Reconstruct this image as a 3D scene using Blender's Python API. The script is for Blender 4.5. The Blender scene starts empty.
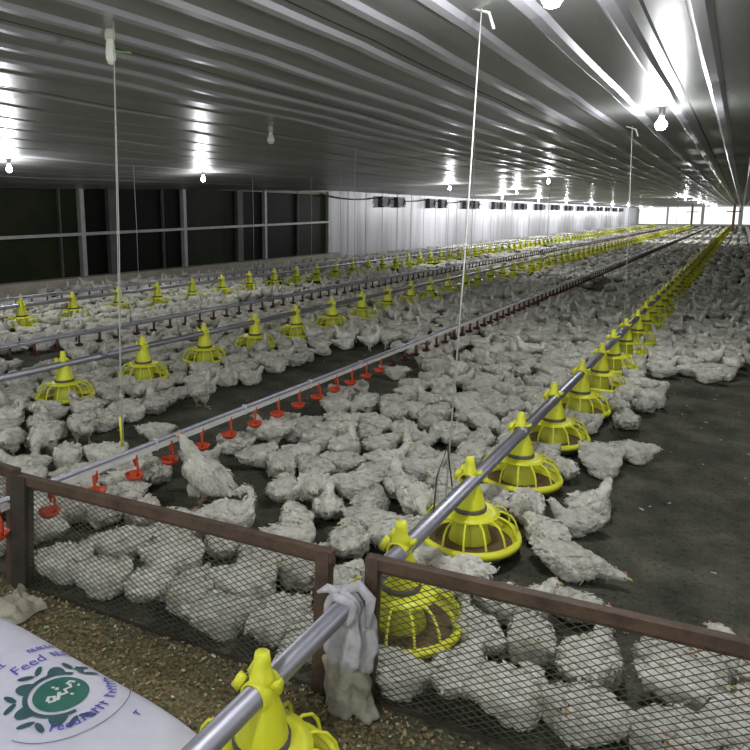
import bpy, bmesh, math, random
import numpy as np
from mathutils import Vector, Matrix, noise, Euler
R = math.radians
random.seed(7); rng = np.random.default_rng(7)
SC = bpy.context.scene
COL = SC.collection

# ------------------------------------------------------------------ helpers
class MB:
    """collects shapes, build() links them as ONE mesh object"""
    def __init__(s): s.v = []; s.f = []; s.m = []
    def add(s, vs, fs, mi=0):
        b = len(s.v); s.v += [tuple(p) for p in vs]
        for f in fs: s.f.append(tuple(b + i for i in f)); s.m.append(mi)
    def box(s, lo, hi, mi=0):
        x0, y0, z0 = lo; x1, y1, z1 = hi
        s.add([(x0,y0,z0),(x1,y0,z0),(x1,y1,z0),(x0,y1,z0),(x0,y0,z1),(x1,y0,z1),(x1,y1,z1),(x0,y1,z1)],
              [(0,3,2,1),(4,5,6,7),(0,1,5,4),(1,2,6,5),(2,3,7,6),(3,0,4,7)], mi)
    def bar(s, a, b, w, h, up=(0,0,1), mi=0):
        a = Vector(a); b = Vector(b); d = (b-a).normalized(); u = Vector(up)
        r = d.cross(u)
        if r.length < 1e-5: r = d.cross(Vector((1,0,0)))
        r.normalize(); u = r.cross(d).normalized()
        vs = []
        for p in (a, b):
            for i, j in ((-1,-1),(1,-1),(1,1),(-1,1)): vs.append(p + r*(i*w/2) + u*(j*h/2))
        s.add(vs, [(3,2,1,0),(4,5,6,7),(0,1,5,4),(1,2,6,5),(2,3,7,6),(3,0,4,7)], mi)
    def tube(s, pts, rad, n=8, mi=0, cap=True, closed=False):
        pts = [Vector(p) for p in pts]; k = len(pts)
        rads = rad if isinstance(rad, (list, tuple)) else [rad]*k
        vs = []; prev = None
        for i, p in enumerate(pts):
            if closed: d = pts[(i+1) % k] - pts[i-1]
            else: d = pts[min(i+1,k-1)] - pts[max(i-1,0)]
            d.normalize()
            if prev is None:
                a = Vector((0,0,1)) if abs(d.z) < .9 else Vector((1,0,0))
                u = d.cross(a).normalized()
            else:
                u = prev - d*prev.dot(d)
                if u.length < 1e-6: u = d.orthogonal()
                u.normalize()
            prev = u; w = d.cross(u)
            for j in range(n):
                t = 2*math.pi*j/n
                vs.append(p + (u*math.cos(t) + w*math.sin(t))*rads[i])
        fs = []
        for i in range(k if closed else k-1):
            for j in range(n):
                a = i*n+j; b = i*n+(j+1) % n; i2 = (i+1) % k
                fs.append((a, b, i2*n+(j+1) % n, i2*n+j))
        if cap and not closed:
            fs.append(tuple(reversed(range(n)))); fs.append(tuple((k-1)*n+j for j in range(n)))
        s.add(vs, fs, mi)
    def lathe(s, prof, n=24, c=(0,0,0), mi=0):
        vs = []; fs = []; k = len(prof)
        for r, z in prof:
            for j in range(n):
                t = 2*math.pi*j/n
                vs.append((c[0]+r*math.cos(t), c[1]+r*math.sin(t), c[2]+z))
        for i in range(k-1):
            for j in range(n):
                fs.append((i*n+j, i*n+(j+1) % n, (i+1)*n+(j+1) % n, (i+1)*n+j))
        s.add(vs, fs, mi)
    def ell(s, c, r, rot=(0,0,0), nu=12, nv=8, mi=0):
        e = Euler(rot).to_matrix(); vs = []; fs = []
        c = Vector(c)
        for i in range(1, nv):
            a = math.pi*i/nv
            for j in range(nu):
                t = 2*math.pi*j/nu
                vs.append(c + e @ Vector((r[0]*math.sin(a)*math.cos(t), r[1]*math.sin(a)*math.sin(t), r[2]*math.cos(a))))
        top = len(vs); vs.append(c + e @ Vector((0,0,r[2]))); vs.append(c + e @ Vector((0,0,-r[2])))
        for i in range(nv-2):
            for j in range(nu):
                fs.append((i*nu+j, (i+1)*nu+j, (i+1)*nu+(j+1) % nu, i*nu+(j+1) % nu))
        for j in range(nu):
            fs.append((top, j, (j+1) % nu)); fs.append((top+1, (nv-2)*nu+(j+1) % nu, (nv-2)*nu+j))
        s.add(vs, fs, mi)
    def mesh(s, name, mats, smooth=True):
        me = bpy.data.meshes.new(name)
        me.from_pydata(s.v, [], s.f)
        for m in (mats if isinstance(mats, (list, tuple)) else [mats]): me.materials.append(m)
        me.polygons.foreach_set('material_index', s.m)
        if smooth: me.polygons.foreach_set('use_smooth', [True]*len(s.f))
        me.update(); return me
    def build(s, name, mats, parent=None, smooth=True):
        o = bpy.data.objects.new(name, s.mesh(name, mats, smooth)); COL.objects.link(o)
        if parent: o.parent = parent
        return o

def tag(o, label, cat, group=None, kind=None):
    o['label'] = label; o['category'] = cat
    if group: o['group'] = group
    if kind: o['kind'] = kind
    return o
def struct(o): o['kind'] = 'structure'; return o
def empty(name, loc=(0,0,0), rz=0):
    o = bpy.data.objects.new(name, None); o.empty_display_size = .05
    COL.objects.link(o); o.location = loc; o.rotation_euler = (0,0,rz); return o
def copy_tree(o, parent=None):
    c = o.copy(); COL.objects.link(c)
    if parent: c.parent = parent
    for ch in list(o.children): copy_tree(ch, c)
    return c
ORD = 'first second third fourth fifth sixth seventh eighth ninth tenth eleventh twelfth thirteenth fourteenth fifteenth sixteenth seventeenth eighteenth nineteenth twentieth'.split()
def ordn(i):
    if i < 20: return ORD[i]
    t = {2:'twenty',3:'thirty',4:'forty',5:'fifty'}[(i+1)//10]; u = (i+1) % 10
    if u == 0: return t[:-1]+'ieth'
    return t+'-'+ORD[u-1]

# ------------------------------------------------------------------ materials
def mat(name, col, rough=.6, metal=0, spec=.5):
    m = bpy.data.materials.new(name); m.use_nodes = True
    b = m.node_tree.nodes['Principled BSDF']
    b.inputs['Base Color'].default_value = (*col, 1); b.inputs['Roughness'].default_value = rough
    b.inputs['Metallic'].default_value = metal; b.inputs['Specular IOR Level'].default_value = spec
    return m
def noisy(name, cols, scale=8, rough=.7, metal=0, bump=0, detail=6, spec=.5, pos=None, bscale=None, rvar=0, stretch=None, coord='Object', dist=.02):
    m = mat(name, cols[0], rough, metal, spec); nt = m.node_tree; N = nt.nodes; L = nt.links
    b = N['Principled BSDF']
    tc = N.new('ShaderNodeTexCoord'); src = tc.outputs[coord]
    if stretch:
        mp = N.new('ShaderNodeMapping'); mp.inputs['Scale'].default_value = stretch; L.new(src, mp.inputs[0]); src = mp.outputs[0]
    n = N.new('ShaderNodeTexNoise'); n.inputs['Scale'].default_value = scale; n.inputs['Detail'].default_value = detail
    n.inputs['Roughness'].default_value = .65
    L.new(src, n.inputs['Vector'])
    r = N.new('ShaderNodeValToRGB'); el = r.color_ramp.elements
    pos = pos or [.3+.4*i/(len(cols)-1) for i in range(len(cols))]
    while len(el) < len(cols): el.new(.5)
    for e, p, c in zip(el, pos, cols): e.position = p; e.color = (*c, 1)
    L.new(n.outputs['Fac'], r.inputs[0]); out = r.outputs[0]
    if rvar:
        oi = N.new('ShaderNodeObjectInfo'); hs = N.new('ShaderNodeHueSaturation'); mr = N.new('ShaderNodeMapRange')
        mr.inputs[3].default_value = 1-rvar; mr.inputs[4].default_value = 1+rvar
        L.new(oi.outputs['Random'], mr.inputs[0]); L.new(mr.outputs[0], hs.inputs['Value']); L.new(out, hs.inputs['Color']); out = hs.outputs[0]
    L.new(out, b.inputs['Base Color'])
    if bump:
        n2 = N.new('ShaderNodeTexNoise'); n2.inputs['Scale'].default_value = bscale or scale*4; n2.inputs['Detail'].default_value = 5
        L.new(src, n2.inputs['Vector'])
        bp = N.new('ShaderNodeBump'); bp.inputs['Strength'].default_value = bump; bp.inputs['Distance'].default_value = dist
        L.new(n2.outputs['Fac'], bp.inputs['Height']); L.new(bp.outputs[0], b.inputs['Normal'])
    return m
def emis(name, col, st):
    m = mat(name, (.9,.9,.9)); b = m.node_tree.nodes['Principled BSDF']
    b.inputs['Emission Color'].default_value = (*col, 1); b.inputs['Emission Strength'].default_value = st
    return m

M_FEATHER = noisy('white_feathers', [(.3,.27,.19),(.58,.565,.48),(.76,.75,.68)], 13, .8, bump=.6, bscale=70, pos=[.27,.44,.66], rvar=.1, spec=.2, dist=.01)
M_SKIN = noisy('leg_skin', [(.55,.42,.25),(.62,.4,.3)], 20, .6)
M_BEAK = mat('beak_horn', (.62,.45,.2), .5)
M_COMB = mat('comb_red', (.5,.22,.17), .6)
M_EYE = mat('eye_dark', (.01,.01,.01), .2)
CH_MATS = [M_FEATHER, M_SKIN, M_BEAK, M_COMB, M_EYE]
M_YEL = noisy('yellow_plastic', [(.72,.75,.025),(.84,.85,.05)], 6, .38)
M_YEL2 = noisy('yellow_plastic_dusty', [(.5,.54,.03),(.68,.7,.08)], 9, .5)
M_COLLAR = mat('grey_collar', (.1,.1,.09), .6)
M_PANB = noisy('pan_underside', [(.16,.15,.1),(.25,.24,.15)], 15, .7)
M_FEED = noisy('brown_feed', [(.1,.06,.03),(.26,.17,.08)], 120, .9, bump=.5)
M_GALV = noisy('galvanised_pipe', [(.32,.32,.37),(.46,.45,.51)], 14, .42, .8, stretch=(1,.15,1))
M_PVC = noisy('white_pipe', [(.55,.54,.5),(.72,.71,.68)], 10, .45)
M_ALU = noisy('support_tube', [(.33,.32,.4),(.46,.45,.54)], 20, .4, .5)
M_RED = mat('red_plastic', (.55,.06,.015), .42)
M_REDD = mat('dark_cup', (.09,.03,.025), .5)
M_RUST = noisy('rusty_brown_steel', [(.045,.031,.02),(.095,.06,.037),(.125,.08,.052)], 14, .65, .2, bump=.25, bscale=60)
M_DSTEEL = noisy('dark_steel_post', [(.03,.026,.02),(.07,.055,.04)], 14, .7, .2, bump=.2)
M_WIRE = noisy('mesh_strand', [(.06,.06,.04),(.12,.12,.085)], 30, .6, .3)
M_CORD = mat('pale_cord', (.46,.47,.42), .7)
M_BULB = emis('lit_bulb', (.85,.88,1), 40)
M_BULBOFF = mat('unlit_bulb', (.62,.63,.55), .3)
M_SOCK = mat('bulb_socket', (.08,.08,.07), .5)
M_SOCKW = mat('pale_socket', (.5,.5,.42), .5)
M_BLACK = mat('black_vent', (.012,.012,.014), .6)
M_VENTF = mat('vent_frame', (.05,.05,.055), .6)
M_BAG = noisy('white_woven_sack', [(.68,.67,.79),(.8,.79,.89)], 5, .5, bump=.18, bscale=24, dist=.012)
M_INKG = noisy('green_ink', [(.03,.14,.11),(.05,.2,.15)], 20, .5)
M_INKD = noisy('dark_green_ink', [(.035,.1,.11),(.06,.14,.14)], 20, .5)
M_INKB = mat('blue_ink', (.09,.08,.5), .5)
M_INKW = mat('white_ink', (.75,.76,.74), .5)
M_INKP = mat('grey_ink', (.2,.18,.26), .5)
M_RAG = noisy('grey_white_cloth', [(.3,.29,.31),(.62,.61,.64)], 14, .75, bump=.3)
M_RAG2 = noisy('dirty_olive_sack', [(.2,.19,.13),(.42,.4,.33)], 14, .75, bump=.3)
M_GLASS = noisy('dark_window', [(.004,.005,.004),(.01,.012,.007)], 1.2, .5, spec=.08)
M_GLASS2 = noisy('dark_window_green', [(.012,.016,.008),(.026,.03,.015)], 1.2, .5, spec=.08)
M_FRAME = noisy('grey_window_frame', [(.3,.32,.3),(.45,.46,.45)], 4, .5, .3)
M_FRAMED = noisy('dark_window_post', [(.05,.055,.05),(.09,.1,.09)], 4, .6)
M_KERB = noisy('dusty_concrete', [(.34,.31,.25),(.48,.44,.36)], 3, .9, bump=.2)
M_STRAW = [noisy('straw_'+k, [c, tuple(x*1.4 for x in c)], 30, .9) for k, c in (('tan',(.34,.27,.14)),('brown',(.2,.12,.05)),('pale',(.5,.48,.36)),('olive',(.18,.18,.09)))]
M_FLUFF = mat('white_fluff', (.6,.6,.55), .9)

def wall_mat():
    m = noisy('white_wall_panels', [(.36,.35,.38),(.58,.57,.62),(.7,.69,.73)], .9, .4, stretch=(1,3,.25)); return m
M_WALL = wall_mat()

def floor_mat():
    m = mat('litter_floor', (.1,.1,.07), .95, spec=.15); nt = m.node_tree; N = nt.nodes; L = nt.links; b = N['Principled BSDF']
    tc = N.new('ShaderNodeTexCoord')
    def nz(sc, det=6, ro=.65):
        n = N.new('ShaderNodeTexNoise'); n.inputs['Scale'].default_value = sc; n.inputs['Detail'].default_value = det; n.inputs['Roughness'].default_value = ro
        L.new(tc.outputs['Object'], n.inputs['Vector']); return n
    def ramp(fac, stops):
        r = N.new('ShaderNodeValToRGB'); e = r.color_ramp.elements
        while len(e) < len(stops): e.new(.5)
        for q, (p, c) in zip(e, stops): q.position = p; q.color = (*c, 1)
        L.new(fac, r.inputs[0]); return r
    a = ramp(nz(3.5, 10).outputs['Fac'], [(.32,(.05,.053,.038)),(.5,(.1,.1,.074)),(.66,(.16,.155,.115))])     # trodden litter
    f = ramp(nz(75, 4).outputs['Fac'], [(.3,(.07,.066,.035)),(.5,(.21,.185,.1)),(.62,(.31,.26,.14)),(.74,(.5,.46,.34))])   # fresh husks by the fence
    sx = N.new('ShaderNodeSeparateXYZ'); L.new(tc.outputs['Object'], sx.inputs[0])
    mr = N.new('ShaderNodeMapRange'); mr.inputs[1].default_value = 1.55; mr.inputs[2].default_value = 1.4
    # fence line: y = 1.555 + .114*x
    ma = N.new('ShaderNodeMath'); ma.operation = 'MULTIPLY_ADD'; ma.inputs[1].default_value = -.114; L.new(sx.outputs[0], ma.inputs[0]); L.new(sx.outputs[1], ma.inputs[2])
    L.new(ma.outputs[0], mr.inputs[0])
    mx = N.new('ShaderNodeMix'); mx.data_type = 'RGBA'
    L.new(mr.outputs[0], mx.inputs[0]); L.new(a.outputs[0], mx.inputs[6]); L.new(f.outputs[0], mx.inputs[7])
    sp = ramp(nz(55, 3).outputs['Fac'], [(.0,(1,1,1)),(.34,(.45,.45,.4)),(.45,(1,1,1)),(.66,(1,1,1)),(.74,(2.2,2.1,1.7))])
    mu = N.new('ShaderNodeMix'); mu.data_type = 'RGBA'; mu.blend_type = 'MULTIPLY'; mu.inputs[0].default_value = 1
    L.new(mx.outputs[2], mu.inputs[6]); L.new(sp.outputs[0], mu.inputs[7]); L.new(mu.outputs[2], b.inputs['Base Color'])
    bp = N.new('ShaderNodeBump'); bp.inputs['Strength'].default_value = .8; bp.inputs['Distance'].default_value = .02
    L.new(nz(45).outputs['Fac'], bp.inputs['Height']); L.new(bp.outputs[0], b.inputs['Normal'])
    return m
M_FLOOR = floor_mat()

def ceil_mat():
    m = noisy('ceiling_sheet', [(.27,.285,.26),(.36,.37,.35),(.45,.455,.45)], 1.6, .36, .7, stretch=(3,.25,1), bump=.08, bscale=3, dist=.03)
    return m
M_CEIL = ceil_mat()
M_RIB_SHEEN = noisy('rib_sheen', [(.36,.36,.385),(.52,.52,.55)], 1.5, .3, .3, stretch=(2,.3,1))  # bright reflections on the ribs, put into a paler colour
M_SEAM_SHADE = mat('seam_shadow', (.03,.03,.028), .7)  # shadow lines of the sheet laps, coloured in as dark strips

# ------------------------------------------------------------------ camera
H = 1.35
F = 650.; P = R(9.0)
PX = 320.; PY = 214 + F*math.tan(P)
YAW = R(32.67)
cam = bpy.data.cameras.new('camera'); co = bpy.data.objects.new('camera', cam); COL.objects.link(co)
cam.sensor_width = 36; cam.lens = F/750*36; cam.shift_x = (375-PX)/750; cam.shift_y = (PY-375)/750
cam.clip_end = 300; cam.clip_start = .05
co.location = (0,0,H); co.rotation_euler = (R(90)-P, 0, YAW)
SC.camera = co
def proj(x, y, z):
    c, s = math.cos(YAW), math.sin(YAW)
    ax = x*c + y*s; ay = -x*s + y*c; az = z-H
    fw = ay*math.cos(P) - az*math.sin(P); up = az*math.cos(P) + ay*math.sin(P)
    if fw < .05: return (-9e9, -9e9)
    return PX + F*ax/fw, PY - F*up/fw

# ------------------------------------------------------------------ setting
YN, YF, XL, XR, ZC = -2.6, 84., -10.25, 10.25, 2.12
m = MB()
nx, ny = 40, 80
m.add([(XL,YN,0),(XR,YN,0),(XR,YF,0),(XL,YF,0)], [(0,1,2,3)])
struct(m.build('floor', M_FLOOR, smooth=False))

def ceil_z(x, y):
    z = ZC - .08*max(0, min(1, (-x-4)/6.2))
    k = max(0, min(1, (17-y)/11.)); w = max(0, min(1, (-x-5.)/5.2)); z -= .27*k*w*w*(3-2*w)
    t = ((y-.8) % 1.9)/1.9; g = max(0, min(1, (y-4)/3.))
    z -= .012*4*t*(1-t); tt = min(t, 1-t); z -= g*.009*math.exp(-(tt/.035)**2)*(.6+.5*math.sin(x*.8+y*2))
    z -= .003*math.sin(x*1.7+y*.9) + .0025*math.sin(y*3.1+x*.6)
    return z
m = MB()
prof = [(0,0),(.05,0),(.3,0),(.52,0),(.60,-.016),(.76,-.016),(.84,0)]
xs = []
x = XL-.1
PER = .27
while x < XR+.1:
    pp = PER if x > -3.4 else .5
    for a, dz in prof: xs.append((x+(a if pp == PER else (a if a < .1 else 1-(1-a)*.6))*pp, dz if pp == PER else dz*.4))
    x += pp
ys = []
y = .8-1.9*2
while y < YF+.3:
    ys += [y+1.9*t for t in ((0,.02,.045,.08,.2,.35,.5,.65,.8,.92,.955,.98) if y < 45 else (0,.04,.1,.5,.9,.96))]; y += 1.9
nxs = len(xs)
for y in ys:
    for x, dz in xs: m.v.append((x, y, ceil_z(x, y)+dz))
for j in range(len(ys)-1):
    for i in range(nxs-1):
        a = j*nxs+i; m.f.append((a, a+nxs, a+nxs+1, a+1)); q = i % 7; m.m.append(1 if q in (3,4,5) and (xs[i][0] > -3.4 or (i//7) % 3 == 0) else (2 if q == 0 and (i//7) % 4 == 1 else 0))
ce = struct(m.build('ceiling', [M_CEIL, M_RIB_SHEEN, M_SEAM_SHADE], smooth=False))

# left wall : window bay (y 2 .. 16.5) then panelled wall
m = MB(); m.box((XL-.15,16.6,0),(XL,YF,2.2))
y = 17.6
while y < YF: m.box((XL,y-.012,.0),(XL+.012,y+.012,2.1)); y += 1.15     # panel joints
struct(m.build('wall_left', M_WALL, smooth=False))
m = MB(); m.box((XL-.15,YN,0),(XL+.2,16.75,.2)); m.box((XL-.15,YN,.2),(XL+.02,2.0,2.2))
struct(m.build('trim_1', M_KERB, smooth=False))
bays = [2.0,5.2,7.85,8.55,10.5,12.38,13.4,14.9,16.5]
win = struct(empty('window_1', (0,0,0)))
def top_at(y): return 1.79 + (2.03-1.79)*max(0, (y-6.4))/10.1
def rail_at(y): return .96 + (1.12-.96)*(y-6.3)/10.2
for i in range(len(bays)-1):
    m = MB(); m.box((XL-.1,bays[i],.2),(XL-.08,bays[i+1],2.1))
    m.build('pane', M_GLASS2 if i in (1,4,7) else M_GLASS, win, smooth=False)
for y, w, dk in ((5.2,.06,0),(7.85,.09,0),(8.55,.2,1),(10.5,.09,0),(12.38,.2,1),(13.4,.08,0),(14.9,.03,1),(16.5,.16,0),(7.4,.03,1),(9.9,.03,1)):
    m = MB(); m.box((XL-.08,y-w/2,.2),(XL-.02 if w<.05 else XL+.02,y+w/2,top_at(y)+.02)); m.build('post', M_FRAMED if dk else M_FRAME, win, smooth=False)
m = MB(); m.bar((XL,2,rail_at(2)),(XL,16.6,rail_at(16.6)),.07,.055); m.build('rail', M_FRAME, win, smooth=False)
m = MB(); m.bar((XL,2,top_at(2)),(XL,16.6,top_at(16.6)),.08,.06); m.build('rail', M_FRAME, win, smooth=False)
m = MB(); m.box((XL-.12,2,1.9),(XL-.03,16.6,2.2)); struct(m.build('trim_2', M_KERB, smooth=False))

# far end wall: white frames around wide openings to the bright day outside
M_ENDW = noisy('end_wall_paint', [(.6,.58,.5),(.74,.72,.66)], 2, .6)
m = MB()
m.box((XL-.15,YF,0),(XR+.15,YF+.15,.25)); m.box((XL-.15,YF,2.1),(XR+.15,YF+.15,2.3))
for x0, x1 in ((-10.4,-10.),(-7.2,-7.),(-3.8,-3.5),(-.3,.1),(2.9,3.3),(6.5,6.8),(9.9,10.4)): m.box((x0,YF,.25),(x1,YF+.15,2.1))
struct(m.build('wall_back', M_ENDW, smooth=False))
M_POST = noisy('brown_post', [(.16,.09,.05),(.26,.16,.1)], 3, .8)
for i, (x, y) in enumerate(((-3.9,70.),(-.5,58.))):
    m = MB(); m.box((x-.09,y-.09,0),(x+.09,y+.09,2.1)); m.box((x-.5,y-.05,1.5),(x+.5,y+.05,1.58))
    struct(m.build('trim_%d' % (i+5), M_POST, smooth=False))
m = MB(); m.box((XR,YN,0),(XR+.15,YF,2.2)); struct(m.build('wall_right', M_WALL, smooth=False))
m = MB(); m.box((XL-.15,YN-.15,0),(-3.4,YN,2.2)); m.box((3.4,YN-.15,0),(XR+.15,YN,2.2)); m.box((-5.,YN-.15,2.05),(5.,YN,2.2))  # unseen wall behind the camera, wide doorway added to let in fill daylight
struct(m.build('wall_front', M_WALL, smooth=False))

# ------------------------------------------------------------------ feed lines
LINES = [(-.81, 1.015, .69, 'main feed pipe beside the bare floor'), (-3.93, 2.07, .72, 'middle feed pipe'), (-6.93, 2.3, .70, 'far feed pipe by the windows')]
ZP = .305
def feeder_parts():
    root = empty('pan_feeder')
    p = MB()   # pan
    W = 1.09
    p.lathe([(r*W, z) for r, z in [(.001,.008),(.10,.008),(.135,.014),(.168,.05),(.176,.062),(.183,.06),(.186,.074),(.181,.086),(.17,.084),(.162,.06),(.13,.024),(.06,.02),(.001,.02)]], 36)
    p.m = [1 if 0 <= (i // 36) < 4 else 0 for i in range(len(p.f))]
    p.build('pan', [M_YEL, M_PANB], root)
    g = MB()
    for k in range(14):
        t = 2*math.pi*k/14; c, s = math.cos(t), math.sin(t)
        pr = [(.1,.168),(.128,.17),(.158,.157),(.178,.13),(.187,.1),(.188,.082)]
        g.tube([(r*c, r*s, z) for r, z in pr], .0046, 5)
    g.tube([(.188*math.cos(2*math.pi*k/36), .188*math.sin(2*math.pi*k/36), .082) for k in range(36)], .008, 6, closed=True)
    g.lathe([(.05,.182),(.09,.178),(.118,.172),(.118,.165),(.05,.172)], 28)
    g.build('grill', M_YEL, root)
    f = MB(); f.lathe([(.001,.05),(.06,.062),(.12,.056),(.168,.05)], 24); f.build('feed', M_FEED, root)
    c = MB(); c.lathe([(.055,.178),(.062,.15),(.072,.1),(.085,.058),(.08,.05)], 24); c.build('inner_cone', M_YEL2, root)
    k = MB(); k.lathe([(.05,.176),(.066,.178),(.067,.196),(.05,.2)], 24); k.build('collar', M_COLLAR, root)
    h = MB(); h.lathe([(.062,.19),(.061,.2),(.055,.235),(.044,.27),(.036,.295),(.036,.31)], 20)
    h.build('hopper', M_YEL, root)
    cl = MB()   # clamp saddle over the pipe with its upright spout
    pts = []
    for q in range(13):
        a = R(-35 + 250*q/12); pts.append((.0345*math.cos(a), .0345*math.sin(a)+ZP))
    for y0, y1, r0 in ((-.034,.034,0.0),):
        vs = []; n = len(pts)
        for y in (y0, y1):
            for (x, z) in pts: vs.append((x, y, z))
            for (x, z) in pts: vs.append((x*.86, y, (z-ZP)*.86+ZP))
        fs = []
        for i in range(n-1):
            fs += [(i, i+1, 2*n+i+1, 2*n+i), (n+i, 3*n+i, 3*n+i+1, n+i+1), (i, n+i, n+i+1, i+1), (2*n+i, 2*n+i+1, 3*n+i+1, 3*n+i)]
        cl.add(vs, fs)
    cl.lathe([(.028,.325),(.03,.34),(.022,.352),(.019,.38),(.017,.396),(.001,.397)], 12)
    cl.bar((-.032,-.028,.345),(-.052,-.028,.31),.014,.02); cl.bar((-.032,.028,.345),(-.052,.028,.31),.014,.02); cl.bar((.03,0,.33),(.05,0,.345),.02,.012)
    cl.build('clamp', M_YEL, root)
    return root
def far_feeder_mesh():
    m = MB()
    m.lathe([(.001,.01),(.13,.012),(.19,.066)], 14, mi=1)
    m.lathe([(.19,.062),(.201,.076),(.185,.087)], 14)
    for k in range(9):
        t = 2*math.pi*k/9; c, s = math.cos(t), math.sin(t)
        m.tube([(r*c, r*s, z) for r, z in ((.1,.17),(.158,.157),(.188,.082))], .0055, 3, cap=False)
    m.lathe([(.085,.05),(.062,.15),(.055,.178)], 10); m.lathe([(.118,.165),(.05,.18)], 12)
    m.lathe([(.066,.178),(.066,.2)], 10, mi=2)
    m.lathe([(.061,.2),(.044,.27),(.036,.34),(.02,.355),(.016,.396),(.001,.397)], 8)
    return m.mesh('pan_feeder', [M_YEL, M_PANB, M_COLLAR])
FEED_SPOTS = []
proto = None; farme = far_feeder_mesh()
for li, (lx, y0, sp, nm) in enumerate(LINES):
    m = MB(); yend = 72.
    m.tube([(lx, .32 if li == 0 else 1.2, ZP), (lx, 6, ZP), (lx, 20, ZP), (lx, yend, ZP)], .027 if li == 0 else .024, 14)
    # pipe couplings
    y = 3.1
    while y < 30: m.tube([(lx,y-.05,ZP),(lx,y+.05,ZP)], .031 if li == 0 else .028, 14); y += 3.05
    pipe = m.build('feed_pipe', M_GALV)
    tag(pipe, ['thick galvanised feed pipe running from the front between the two fence panels', 'galvanised feed pipe with yellow feeders between the two nearer drinker lines', 'thin grey feed pipe of the feeder row closest to the dark windows'][li], 'pipe', 'galvanised feed pipes')
    k = 0; kk = -1
    y = y0
    while y < yend-.3 and k < 98:
        u, v = proj(lx, y, .1)
        if -15 < u < 790 and v < 830:
            kk += 1
            if y < (9.5 if li == 0 else 10.5):
                if proto is None: o = proto = feeder_parts()
                else: o = copy_tree(proto)
            else:
                o = bpy.data.objects.new('pan_feeder', farme); COL.objects.link(o)
            o.location = (lx + random.uniform(-.006,.006), y + (.045 if li == 0 and k == 1 else 0), 0); o.rotation_euler = (R(random.uniform(-2,2)), R(random.uniform(-2,2)), 0)
            grp = ['yellow pan feeders on the main feed pipe','yellow pan feeders on the middle feed pipe','yellow pan feeders on the far feed pipe'][li]
            if li == 0 and k == 0: lab = 'yellow pan feeder on the pipe in front of the fence, beside the sack'
            elif li == 0 and k == 1: lab = 'yellow pan feeder just behind the wire mesh, next to the tied rag'
            elif kk < 26: lab = 'yellow pan feeder, %s in line along the %s%s' % (ordn(kk), ['bare-floor feed pipe','middle feed pipe','feed pipe by the windows'][li], ', counting from the sack' if li == 0 else '')
            else: lab = 'tiny distant yellow pan feeder far down the %s' % ['bare-floor feed pipe','middle feed pipe','feed pipe by the windows'][li]
            if kk >= 26: grp += ', far end'
            tag(o, lab, 'feeder', grp)
            FEED_SPOTS.append((li, kk, lx, y))
        k += 1; y += sp

# ------------------------------------------------------------------ drinker lines
def cup_mesh(n=12):
    m = MB()   # hangs from the rail at z .285
    m.tube([(0,0,.288),(0,0,.262)], .011, 8); m.tube([(0,0,.262),(0,0,.245)], .006, 6)
    m.tube([(.006,-.008,.285),(.02,-.01,.265),(.022,-.01,.225),(.014,-.006,.2)], [.007,.006,.006,.008], 6)
    m.lathe([(.001,.186),(.022,.187),(.034,.197),(.041,.21),(.044,.21),(.036,.193),(.02,.182),(.001,.181)], n, (-.008,0,0))
    m.tube([(0,0,.3),(0,0,.28)], .0115, 8)
    return m
def lowcup():
    m = MB(); m.box((-.008,-.008,.2),(.012,.008,.29)); m.lathe([(.001,.185),(.03,.192),(.042,.21)], 7, (-.008,0,0)); return m
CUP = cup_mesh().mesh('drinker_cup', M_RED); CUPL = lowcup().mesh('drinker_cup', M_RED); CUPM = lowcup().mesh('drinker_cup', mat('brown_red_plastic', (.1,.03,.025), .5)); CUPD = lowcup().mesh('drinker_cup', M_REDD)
DL = [(-2.17, 1.2, .213), (-4.85, 1.6, .22), (-7.55, 2.5, .22)]
for di, (dx, y0, sp) in enumerate(DL):
    root = empty('drinker_line', (dx, y0, 0))
    tag(root, ['drinker line with white rail and red cups beside the dense flock', 'second drinker line with dark cups between the two rows of yellow feeders', 'third drinker line hanging just beyond the feeder row by the windows'][di], 'drinker line', 'nipple drinker lines')
    ln = 74-y0
    m = MB(); m.tube([(0,0,.322),(0,8,.322),(0,ln,.322)], .0095, 10); m.build('support_tube', M_ALU, root)
    m = MB(); m.box((-.0095,0,.286),(.0095,ln,.306)); m.build('water_pipe', M_PVC if di == 0 else M_ALU, root, smooth=False)
    m = MB(); m.box((-.012,-.005,.283),(.012,.005,.334)); bme = m.mesh('bracket', M_ALU if di else M_PVC, False)
    y = .15
    while y < 24:
        o = bpy.data.objects.new('bracket', bme); COL.objects.link(o); o.parent = root; o.location = (0,y,0); y += .64
    k = 0; y = .03; rest = MB()
    while y < min(ln, 52) :
        if k < 100:
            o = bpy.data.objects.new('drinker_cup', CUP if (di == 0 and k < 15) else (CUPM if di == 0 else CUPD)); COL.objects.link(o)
            o.parent = root; o.location = (0, y, 0); o.rotation_euler = (0,0,random.uniform(-.6,.6))
        else: rest.box((-.03,y-.03,.19),(.03,y+.03,.21)); rest.box((-.01,y-.008,.2),(.01,y+.008,.29))
        k += 1; y += sp
    o = rest.build('drinker_cup', M_REDD, root, smooth=False); o['kind'] = 'stuff'

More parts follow.
